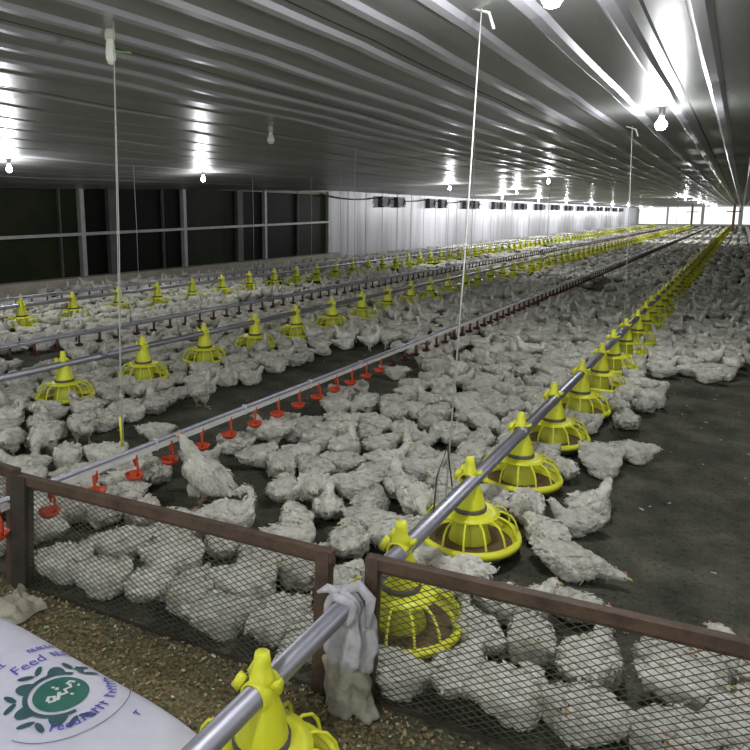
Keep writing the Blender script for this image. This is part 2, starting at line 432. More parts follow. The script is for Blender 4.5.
# ------------------------------------------------------------------ suspension cords
def cord(a, b, r, lab, extra=None, c=M_CORD):
    root = empty('suspension_cord', b)
    A = Vector(a)-Vector(b)
    m = MB(); m.tube([A, A*.5+Vector((.004,.004,0)), (0,0,.0)], r, 6); m.build('cord', c, root)
    if extra: extra(root, A)
    tag(root, lab, 'cord', 'cords holding up the pipes'); return root
def strap(root, A):
    m = MB(); m.bar((0,0,.0),(.0,-.004,.13),.012,.004,up=(0,1,0)); m.build('strap', M_YEL, root)
    m = MB(); m.tube([(.012,0,.0),(.012,0,.35),A*.9], .0018, 5); m.build('cord', M_CORD, root)
cord((-2.17,1.86,2.12), (-2.17,1.8,.36), .0022, 'pale doubled cord with yellow strap holding the front drinker line', strap)
def bridle(root, A):
    m = MB(); m.tube([(0,-.11,.0),(0,-.09,.12),(0,.0,.2),(0,.06,.03)], .003, 5); m.build('bridle', M_COLLAR, root)
def hook(root, A):
    m = MB(); m.tube([A+Vector((-.05,0,0)),A+Vector((.03,0,-.03)),A+Vector((.05,0,-.09))], .006, 6); m.build('hook', M_CORD, root)
def bridle2(root, A): bridle(root, A); hook(root, A)
cord((-.885,2.5,2.12), (-.81,2.1,.335), .003, 'thick white cord dropping from ceiling to the feed pipe beside the mesh fence', bridle2)
cord((-.86,6.33,2.1), (-.81,6.33,.335), .0032, 'white cord with hook hanging beside the bright bulb', hook)
for x, y, t in ((-6.05,6.17,0),(-2.3,6.07,2),(-6.93,10.5,0),(-3.93,6.9,1),(-2.17,9.0,2),(-3.93,9.9,1),(-.81,11.,3),(-3.93,14.6,1),(-4.85,8.1,4),(-2.17,14.,2),(-7.55,9.5,0),(-7.55,13.4,0)):
    xb = min([l[0] for l in LINES]+[d[0] for d in DL], key=lambda q: abs(q-x))
    u, v = proj(xb, y, 1.6)
    lab = 'thin pale cord hanging %s to the %s' % (
        'about %s metres in' % {6:'six',7:'seven',8:'eight',9:'nine',10:'ten',11:'eleven',13:'thirteen',14:'fourteen',15:'fifteen'}[int(round(y)) if int(round(y)) != 12 else 11],
        {-.81:'bare-floor feed pipe',-3.93:'middle feed pipe',-6.93:'feed pipe by the windows',-2.17:'front drinker line',-4.85:'second drinker line',-7.55:'drinker line under the windows'}[xb])
    cord((xb,y,ceil_z(xb,y)+.01),(xb,y,.335),.003,lab,None)

# ------------------------------------------------------------------ lamps
def bulb(x, y, lit, lab, zc=None, off=0, drop=.05, r=.034, power=40, colr=(.96,.97,1)):
    z = (zc or ceil_z(x, y))
    root = empty('hanging_bulb', (x, y, z))
    m = MB(); m.lathe([(.001,.02),(.05,.018),(.05,.004),(.022,0),(.02,-drop),(.001,-drop)], 14); m.build('socket', M_SOCK if lit else M_SOCKW, root)
    m = MB(); m.lathe([(.014,-drop),(.018,-drop-.02),(r,-drop-.055),(r*.95,-drop-.075),(r*.6,-drop-.095),(.001,-drop-.102)], 16)
    b = m.build('bulb_glass', M_BULB if lit else M_BULBOFF, root)
    tag(root, lab, 'lamp', 'bulbs under the ceiling')
    if lit:
        l = bpy.data.lights.new('bulb_light', 'POINT'); l.energy = power; l.shadow_soft_size = .05; l.color = colr
        lo = bpy.data.objects.new('bulb_light', l); COL.objects.link(lo); lo.location = (x, y, z-drop-.17)
    return root
bulb(-.55,5.45,1,'bright bare bulb blazing beside the hooked white cord', power=34, drop=.06, r=.042)
bulb(-.53,2.11,1,'lit bulb cut off by the top edge of the photo', power=36)
bulb(-7.2,4.55,1,'lit bulb near the dark windows, at the left edge of the photo', power=34)
bulb(-7.0,7.6,1,'lit bulb over the far feeders, in front of the second window post', power=34)
bulb(-6.05,15.3,1,'lit bulb in front of the first vent boxes on the white wall', power=60)
bulb(-5.72,19.8,1,'lit bulb in front of the fourth pair of vent boxes', power=75)
bulb(-3.4,14.0,1,'lit bulb with bent bracket high before the middle vent boxes', power=26)
o = bulb(-2.3,1.95,0,'unlit bulb with green tape above the yellow strapped cord', drop=.04, r=.021)
m = MB(); m.bar((.03,.0,-.09),(.1,.02,-.1),.012,.004); m.build('tape', mat('green_tape',(.15,.4,.1),.6), o)
bulb(-3.6,4.8,0,'unlit bulb hanging alone under the grey ceiling in front of the windows', drop=.05)
rows = [(-7.6,24.5),(-7.8,30.5),(-8,37),(-8,44),(-8,52),(-8,60),(-8,68),(-8,76),(-2.2,34),(-2.1,43),(-2.1,52),(-2.1,62),(-2.1,72)]
for x, y in rows: bulb(x, y, 1, 'small distant lit bulb in the %s row of bulbs toward the end wall' % ('wall-side' if x < -4 else 'middle'), power=230 if x < -4 else 170).__setitem__('group', 'distant lit bulbs, %s row' % ('wall-side' if x < -4 else 'middle'))
# bulbs of the same rows above and behind the camera
for x, y in ((-3.6,.4),(-.6,-.6),(2.6,2.6),(3.,-.6),(-7.,1.2)):
    bulb(x, y, 1, 'lit bulb of the front row overhead, %s metres across' % {-3.6:'three',-.6:'one',2.6:'two',3.:'four',-7.:'seven'}[x], power=42)

# ------------------------------------------------------------------ vent boxes and cable on the wall
k = 0
y = 19.85
while y < 74:
    for j, dy in enumerate((0,1.18)):
        v = empty('vent_box', (XL, y+dy, 1.52))
        m = MB(); m.box((0,-.24,.1),(.14,.24,.4)); m.build('opening', M_BLACK, v, smooth=False)
        m = MB(); m.box((0,-.28,.36),(.17,.28,.41)); m.box((0,-.28,.06),(.2,.28,.1)); m.box((0,-.28,.06),(.16,-.24,.4)); m.box((0,.24,.06),(.16,.28,.4)); m.build('frame', M_VENTF, v, smooth=False)
        m = MB(); m.bar((.14,-.28,.38),(.2,-.28,.15),.03,.02); m.bar((.14,.28,.38),(.2,.28,.15),.03,.02); m.build('flap_arm', M_VENTF, v, smooth=False)
        tag(v, 'black vent box high on the white wall, %s of the %s pair' % (('first','second')[j], ordn(k)), 'vent', 'black vent boxes on the wall')
    k += 1; y += 3.93
m = MB(); pts = []
for i in range(60):
    t = i/59; y = 15.9 + t*14
    pts.append((XL+.06, y, 1.93 - .13*abs(math.sin(math.pi*(y-15.9)/3.9))**.8))
m.tube(pts, .022, 6); tag(m.build('power_cable', M_BLACK), 'black cable sagging along the top of the white wall above the vents', 'cable')

# ------------------------------------------------------------------ mesh fence
def fence_panel(a, b, h, ends, lab, lead):
    """a, b : plan points; local x runs along the panel"""
    a = Vector((*a,0)); b = Vector((*b,0)); L = (b-a).length
    root = empty('fence_panel', a, math.atan2(b.y-a.y, b.x-a.x)); root.rotation_euler.x = R(-4.5)
    m = MB(); m.box((0,-.016,h-.03),(L,.016,h)); m.box((0,.010,h-.05),(L,.016,h-.028)); m.build('top_rail', M_RUST, root, smooth=False)
    m = MB(); m.box((0,-.005,.0),(L,.005,.010)); m.build('base_shadow', M_DSTEEL, root, smooth=False)  # thin dark strip for the shadow along the foot of the mesh
    for x, w, mt in ends:
        m = MB(); m.box((x-w/2,-.02,0),(x+w/2,.02,h-.001)); m.build('post', mt, root, smooth=False)
    dw, dh = .034, .0185
    m = MB(); lo, hi = .006, h-.025; sl = dh/dw; span = (hi-lo)/sl
    n = int((L+span)/dw)+1
    for s in (1,-1):
        for i in range(n):
            x0 = -span + i*dw if s == 1 else i*dw
            # line from (x0,lo) going s
            p0 = [x0, lo]; p1 = [x0+s*span, hi]
            def clip(p, q):
                if p[0] < 0:
                    t = (0-p[0])/(q[0]-p[0]); return [0, p[1]+t*(q[1]-p[1])]
                if p[0] > L:
                    t = (L-p[0])/(q[0]-p[0]); return [L, p[1]+t*(q[1]-p[1])]
                return p
            if max(p0[0],p1[0]) <= 0 or min(p0[0],p1[0]) >= L: continue
            q0, q1 = clip(p0,p1), clip(p1,p0)
            if abs(q0[0]-q1[0]) < .004: continue
            m.bar((q0[0], s*.0007, q0[1]), (q1[0], s*.0007, q1[1]), .0014, .002, up=(0,0,1))
    m.build('wire_mesh', M_WIRE, root, smooth=False)
    return tag(root, lab, 'fence', 'low mesh fence panels')
FA, FB, FC, FD = (-2.11,1.265), (-.878,1.412), (-.787,1.447), (.55,1.645)
fence_panel(FA, FB, .42, ((.0,.075,M_DSTEEL),(1.215,.04,M_RUST)), 'rusty framed mesh fence panel with thick dark post, between sack and flock', 0)
fence_panel(FC, FD, .42, ((.018,.036,M_RUST),(1.34,.036,M_RUST)), 'rusty framed mesh fence panel with yellow feeder behind, beside the tied rag', 0)
fence_panel((-3.1,1.235), (-2.165,1.27), .43, ((.02,.04,M_DSTEEL),(.93,.03,M_RUST)), 'mesh fence panel mostly cut off, beyond the thick dark post', 0)

# ------------------------------------------------------------------ rag tied between the panels
def folded(prof, cx, cy, seed, lobes, amp, flat=.7, n=56):
    m = MB(); vs = []; fs = []
    for i, (z, r, ox, oy) in enumerate(prof):
        for j in range(n):
            t = 2*math.pi*j/n
            k = 1 + amp*math.sin(lobes*t + seed + 1.3*math.sin(z*14+seed)) + .55*amp*math.sin((lobes*2+1)*t + 2*seed - z*20)
            k += .3*noise.noise(Vector((math.cos(t)*1.5+seed, math.sin(t)*1.5, z*22)))
            vs.append((cx+ox+r*k*math.cos(t), cy+oy+r*k*math.sin(t)*flat, z + .012*noise.noise(Vector((math.cos(t)*2, math.sin(t)*2, z*9+seed)))))
    for i in range(len(prof)-1):
        for j in range(n): fs.append((i*n+j, i*n+(j+1) % n, (i+1)*n+(j+1) % n, (i+1)*n+j))
    m.add(vs, fs); return m
rag = empty('tied_rag', (-.825,1.42,0))
def interp(keys, n):
    out = []
    zs = np.linspace(keys[0][0], keys[-1][0], n); K = np.array(keys)
    o = np.argsort(K[:,0])
    return [(z, *[float(np.interp(z, K[o,0], K[o,q])) for q in (1,2,3)]) for z in zs]
folded(interp([(.34,.012,0,0),(.325,.034,0,0),(.29,.05,.01,-.01),(.22,.062,.02,-.012),(.16,.064,.02,-.015),(.11,.05,.015,-.01),(.1,.02,.01,-.01)], 26), 0, 0, 1.1, 5, .2).build('cloth', M_RAG, rag)
folded(interp([(.15,.03,.01,-.02),(.13,.058,.01,-.02),(.09,.07,.015,-.02),(.04,.066,.02,-.022),(.01,.075,.03,-.025),(.003,.03,.03,-.025)], 20), 0, 0, 3.7, 4, .16).build('sack_end', M_RAG2, rag)
m = MB()
for q in range(3):
    m.tube([(.036*math.cos(t)*1.05+.01, -.05+.022*q+.008*math.sin(3*t+q), ZP+.0+.037*math.sin(t)) for t in [2*math.pi*i/16 for i in range(16)]], .012, 7, closed=True)
m.tube([(0,-.03,.34),(-.03,-.05,.355),(-.055,-.06,.34)], [.012,.012,.004], 6); m.tube([(0,-.03,.34),(.04,-.0,.36),(.075,.0,.33),(.08,-.02,.26)], [.014,.016,.016,.008], 7)
m.build('knot', M_RAG, rag)
tag(rag, 'dirty grey cloth knotted round the feed pipe, filling the fence gap', 'rag')

# ------------------------------------------------------------------ printed feed sack in front
BX0, BX1, BY0, BY1, BT = -2.0, -.99, .4, 1.07, .13
def bag_top(x, y):
    u = (x-BX0)/(BX1-BX0); v = (y-BY0)/(BY1-BY0)
    e = (1-abs(2*u-1)**5)*(1-abs(2*v-1)**4.)
    e = max(e, 0)**.45
    return .015 + BT*e + .004*math.sin(9*x+5*y) + .003*math.sin(17*y-6*x)
sack = empty('feed_sack', ((BX0+BX1)/2, (BY0+BY1)/2, 0))
OX, OY = (BX0+BX1)/2, (BY0+BY1)/2
m = MB(); N1, N2 = 60, 44
for j in range(N2+1):
    for i in range(N1+1):
        a = i/N1; b = j/N2
        a = .5-.5*math.cos(math.pi*a); b = .5-.5*math.cos(math.pi*b)
        x = BX0+(BX1-BX0)*a; y = BY0+(BY1-BY0)*b; m.v.append((x-OX, y-OY, bag_top(x, y)))
nv = len(m.v)
for j in range(N2+1):
    for i in range(N1+1):
        x, y, z = m.v[j*(N1+1)+i]; m.v.append((x, y, .012 if 0 < i < N1 and 0 < j < N2 else z-.006))
for j in range(N2):
    for i in range(N1):
        a = j*(N1+1)+i; m.f.append((a,a+1,a+N1+2,a+N1+1)); m.m.append(0)
        m.f.append((nv+a,nv+a+N1+1,nv+a+N1+2,nv+a+1)); m.m.append(0)
for i in range(N1):
    m.f.append((i,nv+i,nv+i+1,i+1)); m.m.append(0); a = N2*(N1+1)+i; m.f.append((a,a+1,nv+a+1,nv+a)); m.m.append(0)
for j in range(N2):
    a = j*(N1+1); b = a+N1+1; m.f.append((a,b,nv+b,nv+a)); m.m.append(0); a += N1; b += N1; m.f.append((a,nv+a,nv+b,b)); m.m.append(0)
m.build('sack_body', M_BAG, sack)
# print on the sack: local frame (r = +y, up = -x)
EX, EY = -1.365, .9
def onbag(r, up, lift): 
    x = EX - up; y = EY + r
    return (x-OX, y-OY, bag_top(x, y)+lift)
def polar(mb, r0, r1, t0, t1, n, lift, nr=2):
    vs = []; fs = []
    for i in range(n+1):
        t = t0+(t1-t0)*i/n
        ra = r0(t) if callable(r0) else r0; rb = r1(t) if callable(r1) else r1
        for q in range(nr+1):
            rr = ra+(rb-ra)*q/nr; vs.append(onbag(rr*math.cos(t), rr*math.sin(t), lift))
    for i in range(n):
        for q in range(nr):
            a = i*(nr+1)+q; fs.append((a, a+1, a+nr+2, a+nr+1))
    mb.add(vs, fs)
m = MB(); polar(m, .0, .068, 0, 2*math.pi, 48, .0022, 5); m.build('emblem_disc', M_INKG, sack, smooth=False)
m = MB()
def cog(t):
    k = (math.degrees(t) % 360)
    w = max(0, math.cos(R((k-62)*360/56)))
    return .083 + .037*(.22+.78*w**.7)
polar(m, .079, cog, R(34), R(258), 150, .0022, 3)
m.build('emblem_cog', M_INKD, sack, smooth=False)
m = MB()
for d, rr in ((90,.122),(146,.12),(202,.122),(38,.122),(255,.12),(20,.11)):     # small leaf shapes between and outside the teeth
    c = R(d); 
    for off in (-.14,.16):
        t0 = c+off
        vs = [onbag(rr*math.cos(t0)+.021*math.cos(q)*math.cos(t0+off*5)-.008*math.sin(q)*math.sin(t0+off*5), rr*math.sin(t0)+.021*math.cos(q)*math.sin(t0+off*5)+.008*math.sin(q)*math.cos(t0+off*5), .0024) for q in [2*math.pi*i/14 for i in range(14)]]
        m.add(vs, [tuple(range(14))])
m.build('leaf_pattern', M_INKD, sack, smooth=False)
m = MB(); polar(m, .168, .1705, R(195), R(330), 60, .0022, 1); m.build('emblem_arc', M_INKP, sack, smooth=False)
m = MB()   # white brush lettering inside the disc
def stroke(mb, pts, w, lift=.003):
    pts = [Vector((*p,0)) for p in pts]; vs = []; fs = []
    for i, p in enumerate(pts):
        d = (pts[min(i+1,len(pts)-1)]-pts[max(i-1,0)]).normalized(); nrm = Vector((-d.y,d.x,0))*w/2
        for s in (1,-1): q = p+nrm*s; vs.append(onbag(q.x, q.y, lift))
    for i in range(len(pts)-1): fs.append((2*i,2*i+1,2*i+3,2*i+2))
    mb.add(vs, fs)
for pts in ([(-.04,.0),(-.028,.012),(-.018,.002),(-.028,-.012),(-.04,-.004)],[(-.022,-.016),(-.01,-.004),(0,.008)],[(-.004,-.004),(.01,-.01),(.014,.006),(.03,.002),(.036,.016)],[(.03,.02),(.044,.024),(.05,.012)],[(.0,.02),(.008,.026)],[(-.002,.034),(.004,.036)],[(.046,-.004),(.05,-.008)],[(.012,-.026),(.018,-.022)]):
    stroke(m, pts, .009)
m.build('emblem_script', M_INKW, sack, smooth=False)
def text_decal(body, size, place, lift=.0026):
    cu = bpy.data.curves.new('t', 'FONT'); cu.body = body; cu.size = size; cu.resolution_u = 2
    ob = bpy.data.objects.new('t', cu); COL.objects.link(ob)
    bpy.context.view_layer.update()
    me = ob.to_mesh(); mb = MB()
    mb.add([onbag(*place(v.co.x, v.co.y), lift) for v in me.vertices], [tuple(p.vertices) for p in me.polygons])
    ob.to_mesh_clear(); bpy.data.objects.remove(ob); bpy.data.curves.remove(cu)
    return mb
def scrib(mb, r, up, n, hgt, seed, ang=None):
    rd = random.Random(seed); x = r
    for _ in range(n):
        w = rd.uniform(.006,.012); k = rd.randint(0,3)
        stroke(mb, [(x,up),(x,up+hgt*rd.uniform(.7,1))], .0042)
        if k: stroke(mb, [(x,up+hgt*.6),(x+w*.5,up+hgt*.75),(x+w,up+hgt*.5),(x+w,up)], .0038)
        else: stroke(mb, [(x,up+.002),(x+w,up+.002)], .004)
        x += w+.006
    return x
m = text_decal('Feed', .05, lambda x, y: (x-.03, y+.15))
scrib(m, -.2, .15, 7, .03, 3); scrib(m, .09, .15, 4, .03, 5)
scrib(m, -.15, .205, 9, .024, 6); scrib(m, .05, .205, 6, .022, 7); scrib(m, -.2, .25, 9, .014, 8)
m.build('print_lettering', M_INKB, sack, smooth=False)
def arc(x, y):
    t = R(222) + x/.137; rr = .137 - y
    return rr*math.cos(t)*1.0, rr*math.sin(t)*1.0
m = text_decal('Feed', .04, arc)
m2 = MB(); rd = random.Random(5)
for q in range(13):
    t = R(258+q*7.6)
    if q in (5,): continue
    ra, rb = .136, .136-.028*rd.uniform(.7,1)
    stroke(m, [(ra*math.cos(t),ra*math.sin(t)),(rb*math.cos(t),rb*math.sin(t))], .0045)
    t2 = t+.07; stroke(m, [((rb+.004)*math.cos(t),(rb+.004)*math.sin(t)),((rb+.009)*math.cos(t2),(rb+.009)*math.sin(t2))], .0045)
m.build('arc_lettering', M_INKB, sack, smooth=False)
m = MB(); stroke(m, [(-.06,-.34),(-.06,-.33),(-.2,-.3)], .014); stroke(m, [(.06,-.2),(.075,-.195)], .004); stroke(m, [(.068,-.2),(.068,-.215)], .004); m.build('corner_lettering', M_INKB, sack, smooth=False)
tag(sack, 'white woven feed sack with green emblem and blue lettering, lying before the fence', 'sack')
# crumpled empty sack behind it
m = MB(); n1, n2 = 26, 22
cs = empty('crumpled_sack', (-1.99,1.16,0))
for j in range(n2+1):
    for i in range(n1+1):
        u = i/n1*2-1; v = j/n2*2-1
        e = max(0, 1-max(abs(u)**4, abs(v)**4))
        z = .012 + .07*e**.5*(.65+.5*noise.noise(Vector((u*1.6+3, v*1.6, .3)))) + .03*e*noise.noise(Vector((u*4, v*4, 2)))
        m.v.append((.085*u+.03*noise.noise(Vector((v*2,1,u))), (.07*v)+.03*noise.noise(Vector((u*2,3,v))), max(z*.65,.004)))
for j in range(n2):
    for i in range(n1):
        a = j*(n1+1)+i; m.f.append((a,a+1,a+n1+2,a+n1+1)); m.m.append(0)
m.build('sack_sheet', noisy('soiled_sack', [(.3,.28,.2),(.55,.52,.42)], 9, .8, bump=.3), cs)
tag(cs, 'crumpled beige empty sack on the litter below the thick dark post', 'sack')

# ------------------------------------------------------------------ loose litter in front of the fence
m = MB(); rd = random.Random(11)
for i in range(15000):
    x = rd.uniform(-2.6,.7); y = rd.uniform(.7,1.52+.114*x)
    if BX0+.03 < x < BX1-.03 and y < BY1-.03: continue
    a = rd.uniform(0,math.tau); L = rd.uniform(.002,.0075); w = L*rd.uniform(.25,.7); z = rd.uniform(.001,.008)
    c, s = math.cos(a), math.sin(a); t = rd.uniform(-.35,.35)*L
    k = rd.choices((0,1,2,3), (4,5,.7,7))[0]
    m.add([(x-c*L-s*w,y-s*L+c*w,z-t),(x+c*L-s*w,y+s*L+c*w,z+t),(x+c*L+s*w,y+s*L-c*w,z+t+.002),(x-c*L+s*w,y-s*L-c*w,z-t+.002)], [(0,1,2,3)], k)
tag(m.build('litter_husks', M_STRAW, smooth=False), 'tan and brown husk litter strewn before the mesh fence', 'litter', kind='stuff')
m = MB()
for i in range(330):
    x = rd.uniform(-4,.7); y = rd.uniform(1.7,7)
    if not (x > -.4 or -3.3 < x < -2.3): continue
    a = rd.uniform(0,math.tau); L = rd.uniform(.004,.014); w = L*.4; c, s = math.cos(a), math.sin(a)
    m.add([(x-c*L-s*w,y-s*L+c*w,.004),(x+c*L-s*w,y+s*L+c*w,.006),(x+c*L+s*w,y+s*L-c*w,.004),(x-c*L+s*w,y-s*L-c*w,.006)], [(0,1,2,3)])
tag(m.build('feather_fluff', M_FLUFF, smooth=False), 'scattered white feather bits on the bare dark floor', 'feathers', kind='stuff')

# ------------------------------------------------------------------ chickens
def chicken_shape(pose):
    """ellipsoids (centre, radii, pitch, yaw) of the feathered body; beak / comb / eye / legs come after"""
    E = []; legs = False; lift = 0; tilt = 0
    if pose in ('stand','drink','peck'): legs = True; lift = .085
    body = [((0,0,.088),(.122,.08,.084),0,0), ((.065,0,.088),(.078,.078,.078),0,0), ((-.095,0,.1),(.075,.062,.052),12,0), ((-.15,0,.118),(.05,.032,.017),28,0),
            ((-.02,.076,.1),(.105,.028,.052),10,5), ((-.02,-.076,.1),(.105,.028,.052),10,-5), ((-.11,.05,.115),(.055,.016,.022),14,8), ((-.11,-.05,.115),(.055,.016,.022),14,-8)]
    if not legs: body += [((.02,.058,.05),(.075,.045,.048),0,0), ((.02,-.058,.05),(.075,.045,.048),0,0)]
    else: body += [((.0,.045,.03),(.05,.036,.06),-10,0), ((.0,-.045,.03),(.05,.036,.06),-10,0)]
    if pose == 'sit': path = [(.1,0,.125,.044),(.128,0,.16,.034),(.142,0,.19,.028)]; head = (.155,0,.213); hy = 0
    elif pose == 'alert': path = [(.1,0,.13,.044),(.12,0,.175,.033),(.126,0,.215,.027)]; head = (.138,0,.243); hy = 30
    elif pose == 'tuck': path = [(.11,0,.12,.046),(.14,.01,.125,.038)]; head = (.165,.02,.128); hy = 25
    elif pose == 'sleep': path = [(.1,.02,.13,.044),(.1,.05,.15,.034)]; head = (.07,.075,.155); hy = 140
    elif pose == 'lie': path = [(.12,0,.09,.042),(.165,.01,.075,.033),(.2,.02,.07,.028)]; head = (.23,.025,.068); hy = 5
    elif pose == 'stand': path = [(.1,0,.13,.044),(.128,0,.17,.033),(.14,0,.21,.027)]; head = (.155,0,.235); hy = 0
    elif pose == 'peck': path = [(.115,0,.09,.042),(.155,0,.05,.032),(.175,0,.0,.026)]; head = (.185,0,-.03); hy = 0
    elif pose == 'preen': path = [(.1,0,.14,.042),(.125,.01,.19,.03),(.115,.035,.225,.026),(.085,.06,.225,.024)]; head = (.06,.075,.2); hy = 160
    elif pose == 'drink': path = [(.11,0,.125,.045),(.155,0,.14,.035),(.2,0,.152,.028)]; head = (.23,0,.163); hy = 0; tilt = -38
    if pose == 'lie': body = [((c[0],c[1],c[2]*.8),(r[0]*1.06,r[1]*1.06,r[2]*.82),p,y) for c, r, p, y in body]
    return body, path, head, hy, legs, lift, tilt
def flake_dir(p, pose): return Vector((-1, .25*p.y/.08, -.25))
def make_chicken(pose, seed, voxel, nflake, detail=True):
    rd = random.Random(seed)
    body, path, head, hy, legs, lift, tilt = chicken_shape(pose)
    T = Matrix.Translation((0,0,lift)) @ Matrix.Translation((0,0,.06)) @ Matrix.Rotation(R(tilt), 4, 'Y') @ Matrix.Translation((0,0,-.06))
    mb = MB()
    sc = 1 + rd.uniform(-.05,.05)
    for c, r, p, y in body: mb.ell(c, [q*sc for q in r], (0, R(-p) * -1 if False else R(p), R(y)), 16, 12)
    for i in range(len(path)-1):
        a, b = path[i], path[i+1]
        for t in (0,.28,.67,1):
            q = [a[k]+(b[k]-a[k])*t for k in range(4)]; mb.ell(q[:3], (q[3],)*3, (0,0,0), 12, 8)
    hd = Vector(head); hm = Matrix.Rotation(R(hy), 3, 'Z')
    a = Vector(path[-1][:3])
    for t in (.4,.8): q = a.lerp(hd, t); mb.ell(q, (.025,)*3, (0,0,0), 10, 8)
    mb.ell(hd, (.029,.022,.024), (0,0,R(hy)), 12, 8)
    me = mb.mesh('tmp', M_FEATHER)
    ob = bpy.data.objects.new('tmp', me); COL.objects.link(ob)
    rm = ob.modifiers.new('r','REMESH'); rm.mode = 'VOXEL'; rm.voxel_size = voxel
    sm = ob.modifiers.new('s','SMOOTH'); sm.factor = .5; sm.iterations = 2 if voxel < .015 else 1
    dg = bpy.context.evaluated_depsgraph_get(); ev = ob.evaluated_get(dg)
    m2 = bpy.data.meshes.new_from_object(ev, depsgraph=dg)
    bpy.data.objects.remove(ob); bpy.data.meshes.remove(me)
    sv = Vector((rd.uniform(0,50), rd.uniform(0,50), 0)); out = MB()
    nrm = [v.normal.copy() for v in m2.vertices]; pts = [v.co.copy() for v in m2.vertices]
    amp = 1 if voxel < .03 else .8
    def fade(p): return .3 if (p-hd).length < .045 else 1
    vs = []
    for p, n in zip(pts, nrm):
        d = noise.noise(p*13+sv)*.011 + abs(noise.noise(p*20+sv))*.018 + abs(noise.noise(p*46+sv*2))*.009 + noise.noise(p*80+sv)*.004 - .007
        vs.append(p + n*d*amp*fade(p))
    fs = [tuple(p.vertices) for p in m2.polygons]
    out.add(vs, fs, 0)
    if nflake:
        areas = [p.area for p in m2.polygons]; cum = np.cumsum(areas); tot = cum[-1]
        for k in range(nflake):
            pi = int(np.searchsorted(cum, rd.random()*tot)); pol = m2.polygons[min(pi, len(areas)-1)]
            c = pol.center.copy(); n = pol.normal.copy()
            if c.z < .02 or (c-hd).length < .03: continue
            d = flake_dir(c, pose) + Vector((rd.uniform(-.5,.5), rd.uniform(-.5,.5), rd.uniform(-.4,.4)))
            d = d - n*d.dot(n)
            if d.length < .1: continue
            d.normalize(); w = n.cross(d)
            big = 1.2 if abs(c.y) > .06 and c.x < .05 else (.6 if c.x > .11 else 1)
            L = rd.uniform(.016,.028)*big; W = rd.uniform(.006,.0105)*big; lf = rd.uniform(.05,.38)
            b = c + n*.004
            rows = []
            for t, ww, h in ((0,.6,0),(.5,1,lf*.6),(1,.35,lf)):
                o = b + d*(L*t) + n*(L*h*.5)
                rows += [o - w*W*ww - n*.003*ww, o + n*.001, o + w*W*ww - n*.003*ww]
            out.add(rows, [(0,1,4,3),(1,2,5,4),(3,4,7,6),(4,5,8,7)], 0)
    if detail:
        f = hm @ Vector((1,0,0)); s = hm @ Vector((0,1,0)); u = Vector((0,0,1))
        if pose == 'peck': f = Vector((.45,0,-.9)); u = Vector((.9,0,.45))
        b0 = hd + f*.024
        out.tube([b0 - u*.001, b0 + f*.012 - u*.002, b0 + f*.022 - u*.008], [.0075,.006,.0015], 6, 2)
        out.ell(hd + f*.012 + u*.022, (.011,.0032,.0055), (0,0,R(hy)), 8, 6, 3)
        out.ell(hd + f*.024 - u*.018, (.004,.003,.006), (0,0,0), 6, 5, 3)
        for q in (1,-1): out.ell(hd + f*.014 + s*(.0195*q) + u*.005, (.0042,)*3, (0,0,0), 6, 5, 4)
        if legs: pass
    out.v = [tuple(T @ Vector(p)) for p in out.v]
    if legs:
        for q in (1,-1):
            if detail:
                x0 = .02
                out.tube([(.0,.045*q,.11),(-.012,.047*q,.07),(.008,.05*q,.012)], [.018,.009,.008], 7, 1)
                for t in (-28,0,28): 
                    a = R(t); out.tube([(.008,.05*q,.012),(.008+.03*math.cos(a),.05*q+.03*math.sin(a),.007),(.008+.052*math.cos(a),.05*q+.052*math.sin(a),.003)], [.0065,.005,.002], 5, 1)
                out.tube([(.008,.05*q,.01),(-.018,.05*q,.004)], [.005,.002], 5, 1)
            else: out.tube([(0,.045*q,.1),(0,.05*q,.0)], .01, 4, 1)
    lo = min(p[2] for p in out.v); dz = -lo + .001
    out.v = [(x, y, z+dz) for x, y, z in out.v]
    bpy.data.meshes.remove(m2)
    return out
POSES = ['sit','tuck','sleep','lie','alert','preen','stand','peck','drink']
HI = {}
for i, p in enumerate(POSES):
    HI[p] = [make_chicken(p, 100+i*7+q, .009, 380).mesh('broiler_chicken', CH_MATS) for q in range(3 if p in ('sit','tuck','sleep','lie') else 1)]
def arr(mb):   # quads / tris as numpy
    v = np.array(mb.v, dtype=np.float32); q = np.array([f if len(f) == 4 else (f+(f[-1],)) for f in mb.f if len(f) in (3,4)], dtype=np.int64)
    return v, q
MID = [arr(make_chicken(p, 300+i, .017, 50, False)) for i, p in enumerate(('sit','tuck','sleep','lie','stand','alert'))]
NEARM = [arr(make_chicken(p, 500+i, .0125, 80, False)) for i, p in enumerate(('sit','tuck','sleep','lie','stand','alert','tuck','sleep'))]
LOW = [arr(make_chicken(p, 400+i, .034, 0, False)) for i, p in enumerate(('sit','tuck','sleep','lie'))]

# plan density of the flock
def fence_y(x): return 1.516+.119*x if x < -.83 else 1.5635+.148*x
def dens(x, y):
    if y < fence_y(x) + .06: return 0                       # in front of the fence
    if x > -.44 and y < 6.15+.9*max(0,x)+.25*math.sin(9*x):                        # bare trodden floor
        if y < fence_y(x)+.46 - .12*max(0,x) and x < .62: return 1
        return 0
    if x > -.66 and 2.1 < y < 6: return .45 + .5*(math.sin(y*7.5) > .2)
    if -3.25 < x < -2.35 and y < 5.6: return .1 if y > 2.2 else .6      # gap beyond the drinker line
    if -2.35 <= x < -1.75 and 1.9 < y < 3.3: return .12 + .6*(y > 2.6)
    if -2.35 <= x < -2.0 and y < 7: return .45
    if -3.25 < x < -2.4 and y < 9: return .55
    if noise.noise(Vector((x*.7, y*.45, 3))) > .33: return .25
    return 1
placed = []      # x, y, heading, pose, hero label
grid = {}
CS = .7
